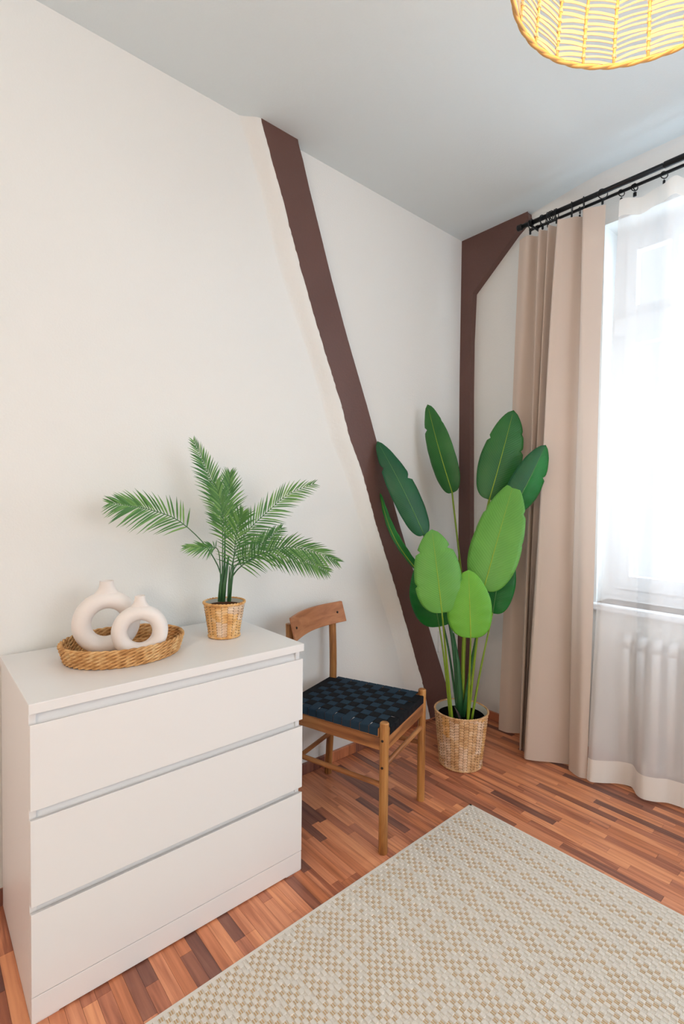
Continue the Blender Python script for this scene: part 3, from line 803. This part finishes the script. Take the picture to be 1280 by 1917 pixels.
# straps: NA run front to back, NC run side to side
NA, NC = 8, 10
zt = .4525
def xl(v): return BL * v / CD
def xr(v): return CW - .02 * v / CD
ax0, ax1 = LR + .003, CW - LR - .003
pa_ = (ax1 - ax0) / NA; pc_ = (CD - 2 * LR - .006) / NC; cy0 = LR + .003
def strap(pts, wvec, mat, th=.0016, up=None):
    # ribbon along pts, half-width vector wvec, closed thickness
    m = MB(); k = len(pts); vs = []
    for i, p in enumerate(pts):
        p = Vector(p); t = (Vector(pts[min(i + 1, k - 1)]) - Vector(pts[max(i - 1, 0)])).normalized()
        n = t.cross(wvec).normalized() * (th / 2)
        w = wvec
        vs += [p - w - n, p + w - n, p + w + n, p - w + n]
    fs = [(i * 4 + a, i * 4 + (a + 1) % 4, (i + 1) * 4 + (a + 1) % 4, (i + 1) * 4 + a) for i in range(k - 1) for a in range(4)]
    fs += [(3, 2, 1, 0), tuple((k - 1) * 4 + a for a in range(4))]
    m.add(vs, fs); m.build('strap', mat, ch)
for i in range(NA):
    xf = ax0 + pa_ * (i + .5)
    f_ = (xf - 0) / CW; xb = BL + f_ * (CW - .02 - BL)
    if i == 0: xb = max(xb, BL + LR + .018)
    if i == NA - 1: xb = min(xb, CW - .02 - LR - .018)
    pts = [(xf, -.0135, .424), (xf, -.0140, .449), (xf, -.0128, zt + .0005)]
    for j in range(NC):
        y_ = cy0 + pc_ * (j + .5); over = (i + j) % 2 == 0
        for dy, zz in ((-.32, 1), (0, 1), (.32, 1)):
            yv = y_ + dy * pc_; u = yv / CD
            pts.append((xf + (xb - xf) * u, yv, zt + (.0016 if over else -.0010)))
    pts += [(xb, CD + .0105, zt + .001), (xb, CD + .0140, .448), (xb, CD + .0135, .424)]
    strap(pts, Vector((pa_ * .475, 0, 0)), M['strap_b'])
for j in range(NC):
    y_ = cy0 + pc_ * (j + .5); XL = xl(y_); XR = xr(y_)
    pts = [(XL - .0125, y_, .424), (XL - .0130, y_, .449), (XL - .0118, y_, zt + .0005)]
    for i in range(NA):
        xf = ax0 + pa_ * (i + .5); over = (i + j) % 2 == 1
        for dx in (-.32, 0, .32):
            s = (xf + dx * pa_) / CW; xv = XL + s * (XR - XL)
            pts.append((xv, y_, zt + (.0016 if over else -.0010)))
    pts += [(XR + .0118, y_, zt + .0005), (XR + .0130, y_, .449), (XR + .0125, y_, .424)]
    strap(pts, Vector((0, pc_ * .462, 0)), M['strap_a'])
# stretchers
MB().tube([(0, LR * .6, .245), (BL, CD - LR * .4, .245)], [.0095, .0095], 12).build('stretcher', M['acacia_y'], ch, smooth=False)
MB().tube([(CW, LR * .6, .245), (CW - .02, CD - LR * .4, .245)], [.0095, .0095], 12).build('stretcher', M['acacia_y'], ch)
MB().tube([(LR * .6, 0, .315), (CW - LR * .6, 0, .315)], [.0095, .0095], 12).build('stretcher', M['acacia_x'], ch)
MB().tube([(BL + LR * .6, CD, .20), (CW - .02 - LR * .6, CD, .20)], [.0095, .0095], 12).build('stretcher', M['acacia_x'], ch)
# curved crest board fixed to the front of the back posts
xa, xb = BL - .028, CW - .02 + .045
rows = []
ncr = 20
q = MB(); fr_v = []
for k in range(ncr + 1):
    u = k / ncr; x_ = xa + (xb - xa) * u
    s = math.sin(PI * u)
    yc = CD - .026 + .040 * s
    z0_, z1_ = .706, .796
    lean = .026
    for (dy, z_) in ((-.006 - lean * .5, z0_), (.006 - lean * .5, z0_), (.006 + lean * .5, z1_), (-.006 + lean * .5, z1_)):
        fr_v.append((x_, yc + dy, z_))
fs = [(i * 4 + a, i * 4 + (a + 1) % 4, (i + 1) * 4 + (a + 1) % 4, (i + 1) * 4 + a) for i in range(ncr) for a in range(4)] + [(3, 2, 1, 0), tuple(ncr * 4 + a for a in range(4))]
q.add(fr_v, fs); crest = q.build('backrest', M['crest'], ch, bevel=.003)
for x_ in (BL + .002, CW - .018):
    u = (x_ - xa) / (xb - xa); yc = CD - .026 + .040 * math.sin(PI * u)
    MB().tube([(x_, yc - .004, .752), (x_, yc - .0085, .752)], .0052, 12).build('screw_cap', M['screw'], crest)

# ---------------------------------------------------------------- rug
c0 = onpl(880, 1505, 2, .008)
RU = Vector((-1, -.012, 0)).normalized(); RV = Vector((.030, -1, 0)).normalized()
RL, RW_ = 2.3, 1.65
rug = thing('woven_rug', 'large flat woven cream and tan rug on the wood floor', 'rug', (c0.x, c0.y, 0))
def R3(u, v, z): return tuple(RU * u + RV * v + Vector((0, 0, z)))
MB().hexa([R3(0, 0, .0005), R3(RL, 0, .0005), R3(RL, RW_, .0005), R3(0, RW_, .0005)], [R3(0, 0, .0058), R3(RL, 0, .0058), R3(RL, RW_, .0058), R3(0, RW_, .0058)]).build('backing', M['rug_base'], rug)
bd = MB(); e_ = .009
for a, b_ in (((0, 0), (RL, e_)), ((0, 0), (e_, RW_)), ((RL - e_, 0), (RL, RW_)), ((0, RW_ - e_), (RL, RW_))):
    bd.hexa([R3(a[0] - .001, a[1] - .001, .0005), R3(b_[0] + .001, a[1] - .001, .0005), R3(b_[0] + .001, b_[1] + .001, .0005), R3(a[0] - .001, b_[1] + .001, .0005)],
            [R3(a[0], a[1], .0082), R3(b_[0], a[1], .0082), R3(b_[0], b_[1], .0082), R3(a[0], b_[1], .0082)])
bd.build('border', M['rug_pad'], rug)
CU, CVv = .0128, .0136
wv = MB(); rr = random.Random(3)
nu = int((RL - 2 * e_) / CU); nv = int((RW_ - 2 * e_) / CVv)
for i in range(nu):
    u0 = e_ + i * CU; uc = u0 + CU / 2
    # alternating pale and tan bands, the pale ones fading out away from the window side
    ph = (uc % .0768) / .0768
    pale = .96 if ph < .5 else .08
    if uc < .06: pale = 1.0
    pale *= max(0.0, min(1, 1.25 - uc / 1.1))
    for j in range(nv):
        v0 = e_ + j * CVv
        if (i + j) % 2 == 0:
            a, b_ = .0004, CU - .0004; h = .0088 + rr.uniform(-.0004, .0004); s = .0022; v1, v2 = v0 - .0018, v0 + CVv + .0018
            wv.add([R3(u0 + a, v1, .004), R3(u0 + b_, v1, .004), R3(u0 + b_, v2, .004), R3(u0 + a, v2, .004),
                    R3(u0 + a + s * .5, v1 + s, h), R3(u0 + b_ - s * .5, v1 + s, h), R3(u0 + b_ - s * .5, v2 - s, h), R3(u0 + a + s * .5, v2 - s, h)],
                   [(4, 7, 6, 5), (0, 4, 5, 1), (1, 5, 6, 2), (2, 6, 7, 3), (3, 7, 4, 0)], 0)
        else:
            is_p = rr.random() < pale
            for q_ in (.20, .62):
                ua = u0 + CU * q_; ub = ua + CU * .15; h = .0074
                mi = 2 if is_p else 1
                um = (ua + ub) / 2
                wv.add([R3(ua - .0004, v0, .0057), R3(um, v0, h), R3(ub + .0004, v0, .0057), R3(ua - .0004, v0 + CVv, .0057), R3(um, v0 + CVv, h), R3(ub + .0004, v0 + CVv, .0057)],
                       [(0, 3, 4, 1), (1, 4, 5, 2)], mi)
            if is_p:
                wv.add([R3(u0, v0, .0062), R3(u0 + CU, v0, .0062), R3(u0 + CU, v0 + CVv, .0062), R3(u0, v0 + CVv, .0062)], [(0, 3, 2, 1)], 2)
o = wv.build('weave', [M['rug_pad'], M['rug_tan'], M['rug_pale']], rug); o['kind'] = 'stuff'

# ---------------------------------------------------------------- curtain rods
RX1, RX2, RZ = -.13, -.07, 2.662
rod = thing('double_curtain_rod', 'black double curtain rod above the window', 'curtain rod', (RX1, -.46, RZ))
def rl(x, y, z): return (x - RX1, y + .46, z - RZ)
MB().tube([rl(RX1, -.455, RZ), rl(RX1, -1.13, RZ)], .0115, 16).build('front_rod', M['black'], rod, smooth=True)
MB().tube([rl(RX1, -1.10, RZ), rl(RX1, -1.105, RZ), rl(RX1, -2.45, RZ)], [.0118, .0135, .0135], 16).build('front_sleeve', M['black'], rod, smooth=True)
MB().tube([rl(RX2, -.478, RZ), rl(RX2, -2.45, RZ)], .0070, 16).build('rear_rod', M['black'], rod, smooth=True)
MB().tube([rl(RX1, -.440, RZ), rl(RX1, -.444, RZ), rl(RX1, -.464, RZ), rl(RX1, -.467, RZ)], [.0135, .0155, .0155, .0125], 16).build('end_cap', M['black'], rod, bevel=.001)
MB().tube([rl(RX2, -.474, RZ), rl(RX2, -.486, RZ)], .008, 12).build('end_cap', M['black'], rod)
for yb in (-.515, -1.9):
    b_ = MB(); b_.tube([rl(XW, yb, RZ - .012), rl(RX2, yb, RZ - .012), rl(RX1, yb, RZ - .014)], .0055, 8)
    b_.tube([rl(RX1, yb - .008, RZ), rl(RX1, yb + .008, RZ)], .0150, 14); b_.tube([rl(RX2, yb - .006, RZ), rl(RX2, yb + .006, RZ)], .0095, 14)
    b_.tube([rl(RX1, yb, RZ), rl(RX1, yb, RZ + .020)], .004, 8)
    b_.box(rl(XW - .006, yb - .015, RZ - .04), rl(XW, yb + .015, RZ + .02))
    b_.build('bracket', M['black'], rod, smooth=False)

def yat(px, x):     # y on plane x for an image column, near rod height
    return onpl(px, 400, 0, x).y
def ring(px, x, R, yaw_, label, group, clip=True, rodr=.0115):
    y = yat(px, x)
    t = thing('curtain_ring', label, 'curtain ring', (x, y, RZ + rodr + .0018 - R), group, yaw_)
    MB().ring((0, 0, 0), R, .0021, 'xz', 24, 6).build('ring', M['black'], t, smooth=True)
    if clip:
        MB().tube([(0, 0, -R), (0, 0, -R - .008)], .0012, 6).build('link', M['black'], t)
        MB().box((-.004, -.004, -R - .026), (.004, .004, -R - .008)).build('clip', M['black'], t, bevel=.001)
    return t
fronts = [(993, .0), (1012, .5), (1016, -.3), (1026, .1), (1030, 0), (1034, -.2), (1038, .3), (1042, .1), (1070, .30), (1092, .30), (1127, -.75)]
flab = ['black ring nearest the rod end cap', 'black ring beside the rod bracket, turned to face the room', 'black ring with clip just right of the rod bracket', 'leftmost black ring of the tight bunch on the front rod',
        'second black ring from the left in the tight bunch', 'middle black ring of the tight bunch, without a clip', 'second black ring from the right in the tight bunch', 'rightmost black ring of the tight bunch on the front rod',
        'black ring clipped over the wide middle beige fold', 'black ring just left of the last beige fold', 'black ring clipped at the window edge of the beige curtain']
for (px, a), lb in zip(fronts, flab):
    ring(px, RX1, .0215, a, lb, 'rings on the front rod', clip=px not in (1012, 1030, 1034, 1038))
for px, a, lb in ((1085, .2, 'small black ring on the rear rod behind the beige folds'), (1162, -.6, 'small black ring at the left edge of the sheer curtain'), (1186, -.75, 'small black ring second along the sheer curtain, doubled on itself'), (1188, -.3, 'small black ring with clip, overlapping its neighbour above the sheer'), (1241, -.8, 'small black ring with a dangling clip, farthest right in full view'), (1283, .2, 'small black ring at the right edge of the photo')):
    ring(px, RX2, .0145, a, lb, 'rings on the rear rod', rodr=.0070)

# ---------------------------------------------------------------- curtains
def curtain(name, label, cat, top, bot, ztop, zbot, mat, nz=30, n=160, tape=None, hem=None, mat2=None, wob=.004, power=1.0, ztop_f=None):
    T = crom([Vector((a, b, 0)) for a, b in top], n); B = crom([Vector((a, b, 0)) for a, b in bot], n)
    t = thing(name, label, cat, (B[0].x, B[0].y, 0))
    O = Vector((B[0].x, B[0].y, 0))
    def pt(i, z):
        zt_ = ztop_f(i / n) if ztop_f else ztop
        u = (zt_ - z) / (zt_ - zbot)
        w = u ** power
        p = T[i].lerp(B[i], w)
        p = p + Vector((math.sin(i * .23 + z * 2.1) * wob * math.sin(PI * min(max(u, 0), 1)), math.cos(i * .31 + z * 1.7) * wob * math.sin(PI * min(max(u, 0), 1)), 0))
        return Vector((p.x, p.y, z)) - O
    def sheet(z0f, z1f, k):
        return [[pt(i, z0f(i) + (z1f(i) - z0f(i)) * r / k) for i in range(n + 1)] for r in range(k + 1)]
    zt = (lambda i: (ztop_f(i / n) if ztop_f else ztop))
    th = tape or .0; hh = hem or .0
    MB().grid(sheet(lambda i: zbot + hh, lambda i: zt(i) - th, nz)).build('cloth', mat, t, smooth=True)
    if tape: MB().grid(sheet(lambda i: zt(i) - th, zt, 3)).build('heading_tape', mat2 or mat, t, smooth=True)
    if hem: MB().grid(sheet(lambda i: zbot, lambda i: zbot + hh, 3)).build('hem', mat2 or mat, t, smooth=True)
    return t
fx, bx = -.165, -.100
def tp_(px, x): return (x, onpl(px, 420, 0, x).y)
def bt_(px, py): p = onpl(px, py, 2, .012); return (p.x, p.y)
top = [tp_(973, -.130), tp_(988, -.142), tp_(1006, -.100), tp_(1018, -.11), tp_(1008, -.155), tp_(1022, -.120), tp_(1034, -.10), tp_(1025.5, -.160), tp_(1040, -.12), tp_(1052, -.10), tp_(1043, -.170),
       tp_(1058, -.150), tp_(1076, -.135), tp_(1092, -.105), tp_(1100, -.11), tp_(1090, -.165), tp_(1104, -.158), tp_(1120, -.140), tp_(1133, -.130)]
bot = [bt_(933, 1365), bt_(950, 1371), bt_(974, 1372), (.0, -.45), bt_(972, 1400), bt_(976, 1402), (-.06, -.50), bt_(979, 1405), (-.09, -.53), (-.12, -.55), bt_(980.5, 1417),
       bt_(995, 1422.7), bt_(1030, 1426), bt_(1061, 1430), (-.13, -.77), bt_(1064, 1438), bt_(1069, 1444), bt_(1083, 1454), bt_(1098, 1457)]
curtain('beige_curtain', 'heavy beige curtain hanging in deep folds left of the sheer', 'curtain', top, bot, 2.60, .010, M['drape'], n=190, tape=.07, hem=.09, power=.9)
# sheer
st, sb = [], []
bseq = [(1098, 1459), (1107, 1464), (1130, 1466), (1156, 1467), (1179, 1472), (1186, 1479), (1191, 1488), (1203, 1496), (1225, 1501), (1248, 1503), (1271, 1510), (1285, 1514)]
sb = [bt_(*p) for p in bseq]
tseq = [(1158, -.095), (1166, -.090), (1180, -.085), (1200, -.060), (1215, -.058), (1228, -.070), (1240, -.095), (1250, -.105), (1262, -.100), (1272, -.085), (1284, -.065), (1296, -.06)]
st = [tp_(*p) for p in tseq]
ys, yb = st[-1][1], sb[-1][1]
k = 1
while ys > -2.2:
    ys -= .045; yb -= .045
    st.append((-.080 + .025 * math.sin(k * 1.3), ys)); sb.append((-.085 + .045 * math.sin(k * 1.15), yb)); k += 1
curtain('sheer_curtain', 'translucent white sheer curtain drawn across the window', 'curtain', st, sb, 2.625, .012, M['sheer'], n=260, tape=.075, hem=.10, mat2=M['hem'], wob=.003,
        ztop_f=lambda u: 2.612 + .006 * math.sin(u * 60))

# ---------------------------------------------------------------- rattan pendant lamp
LX, LY, LZ, LRr, LH = -1.500, -1.533, 2.25, .2625, .30
lamp = thing('pendant_lamp', 'glowing woven rattan pendant lamp hanging from the ceiling', 'lamp', (LX, LY, LZ))
def lr(u): return LRr * (1 - .10 * u - .80 * max(0, (u - .25) / .75) ** 2.6)
q = MB(); nn = 160
for s_ in range(2):
    pts = []
    for k in range(nn + 1):
        a = 2 * PI * k / nn; ph = k * PI / 4 + s_ * PI
        r_ = LRr + math.cos(ph) * .0017
        pts.append((r_ * math.cos(a), r_ * math.sin(a), math.sin(ph) * .0017))
    q.tube(pts, .0040, 8, cap=False)
q.build('rim_hoop', M['rattan'], lamp, smooth=True)
m, nt, b, o = new_mat('rattan_peel'); b.inputs['Base Color'].default_value = lin((240, 216, 178)); b.inputs['Roughness'].default_value = .5
tr = nt.nodes.new('ShaderNodeBsdfTranslucent'); tr.inputs['Color'].default_value = lin((244, 214, 170)); mx = nt.nodes.new('ShaderNodeMixShader'); mx.inputs[0].default_value = .35
nt.links.new(b.outputs[0], mx.inputs[1]); nt.links.new(tr.outputs[0], mx.inputs[2]); nt.links.new(mx.outputs[0], o.inputs['Surface'])
M['peel'] = m
NR = 24
def azi(px, py):
    p = onpl(px, py, 2, LZ); return math.atan2(p.y - LY, p.x - LX)
a_ref = azi(1095, 118)
lr_ = random.Random(9)
slat_stuff = MB()
for i in range(NR):
    a = a_ref + 2 * PI * i / NR
    pts = [(lr(u) * math.cos(a), lr(u) * math.sin(a), LH * u) for u in [k / 14 for k in range(15)]]
    rb = MB().tube(pts, .0032, 8)
    rb.build('rib', M['rattan'], lamp, smooth=True)
    # bindings along the rib
    for kk in range(1, 15):
        u = kk / 15.5; c = ((lr(u)) * math.cos(a), (lr(u)) * math.sin(a), LH * u)
        if kk < 14: slat_stuff.tube([(c[0], c[1], c[2] - .0035), (c[0], c[1], c[2] + .0035)], .0048, 6)
    da = 2 * PI / NR
    mid_a = a + da / 2
    pxm = proj((LX + lr(0) * math.cos(mid_a), LY + lr(0) * math.sin(mid_a), LZ + .05))
    seen = 930 < pxm[0] < 1330 and math.cos(mid_a) * FW.x + math.sin(mid_a) * FW.y > 0
    for kk in range(26):
        u = (kk + .55 + lr_.uniform(-.12, .12)) / 27.0
        hw = LH / 27 * lr_.choice([.20, .27, .35])
        sk = lr_.uniform(-.003, .003) + (.004 if i % 2 else -.004)
        vs = []
        for s in range(5):
            f = s / 4; aa = a + da * f; r0 = lr(u) * (1 - .012 * math.sin(PI * f)); z = LH * u + sk * (f - .5) * 2 + .002 * math.sin(PI * f)
            for dz, dr_ in ((-hw, 0), (hw, 0), (hw, .0012), (-hw, .0012)):
                vs.append(((r0 + dr_) * math.cos(aa), (r0 + dr_) * math.sin(aa), z + dz))
        fs = [(s * 4 + c, s * 4 + (c + 1) % 4, (s + 1) * 4 + (c + 1) % 4, (s + 1) * 4 + c) for s in range(4) for c in range(4)]
        if seen and kk < 22: 
            mb_ = MB(); mb_.add(vs, fs); mb_.build('slat', M['peel'], lamp, smooth=False)
        else: slat_stuff.add(vs, fs)
o = slat_stuff.build('slats_and_bindings', M['peel'], lamp); o['kind'] = 'stuff'
MB().ring((0, 0, LH), .026, .004, 'z').build('top_hoop', M['rattan'], lamp, smooth=True)
MB().tube([(0, 0, LH - .10), (0, 0, LH + .02)], .021, 16).build('bulb_socket', M['socket'], lamp, bevel=.003)
MB().tube([(0, 0, LH + .02), (0, 0, CEIL - LZ - .03)], .0035, 8).build('cord', M['socket'], lamp)
MB().lathe([(.001, CEIL - LZ - .035), (.035, CEIL - LZ - .033), (.05, CEIL - LZ - .01), (.05, CEIL - LZ)]).build('ceiling_rose', M['socket'], lamp, smooth=True)
m, nt, b, o = new_mat('bulb_glow'); b.inputs['Emission Color'].default_value = (1.0, .70, .38, 1); b.inputs['Emission Strength'].default_value = 12
M['bulb'] = m
bz = LH - .10
MB().lathe([(.014, bz), (.018, bz - .02), (.030, bz - .05), (.030, bz - .065), (.022, bz - .085), (.001, bz - .093)], n=24).build('bulb', M['bulb'], lamp, smooth=True)
pl = bpy.data.lights.new('bulb_light', 'POINT'); pl.energy = 5; pl.color = (1.0, .72, .46); pl.shadow_soft_size = .04
po = bpy.data.objects.new('bulb_light', pl); COL.objects.link(po); po.parent = lamp; po.location = (0, 0, LH - .215)
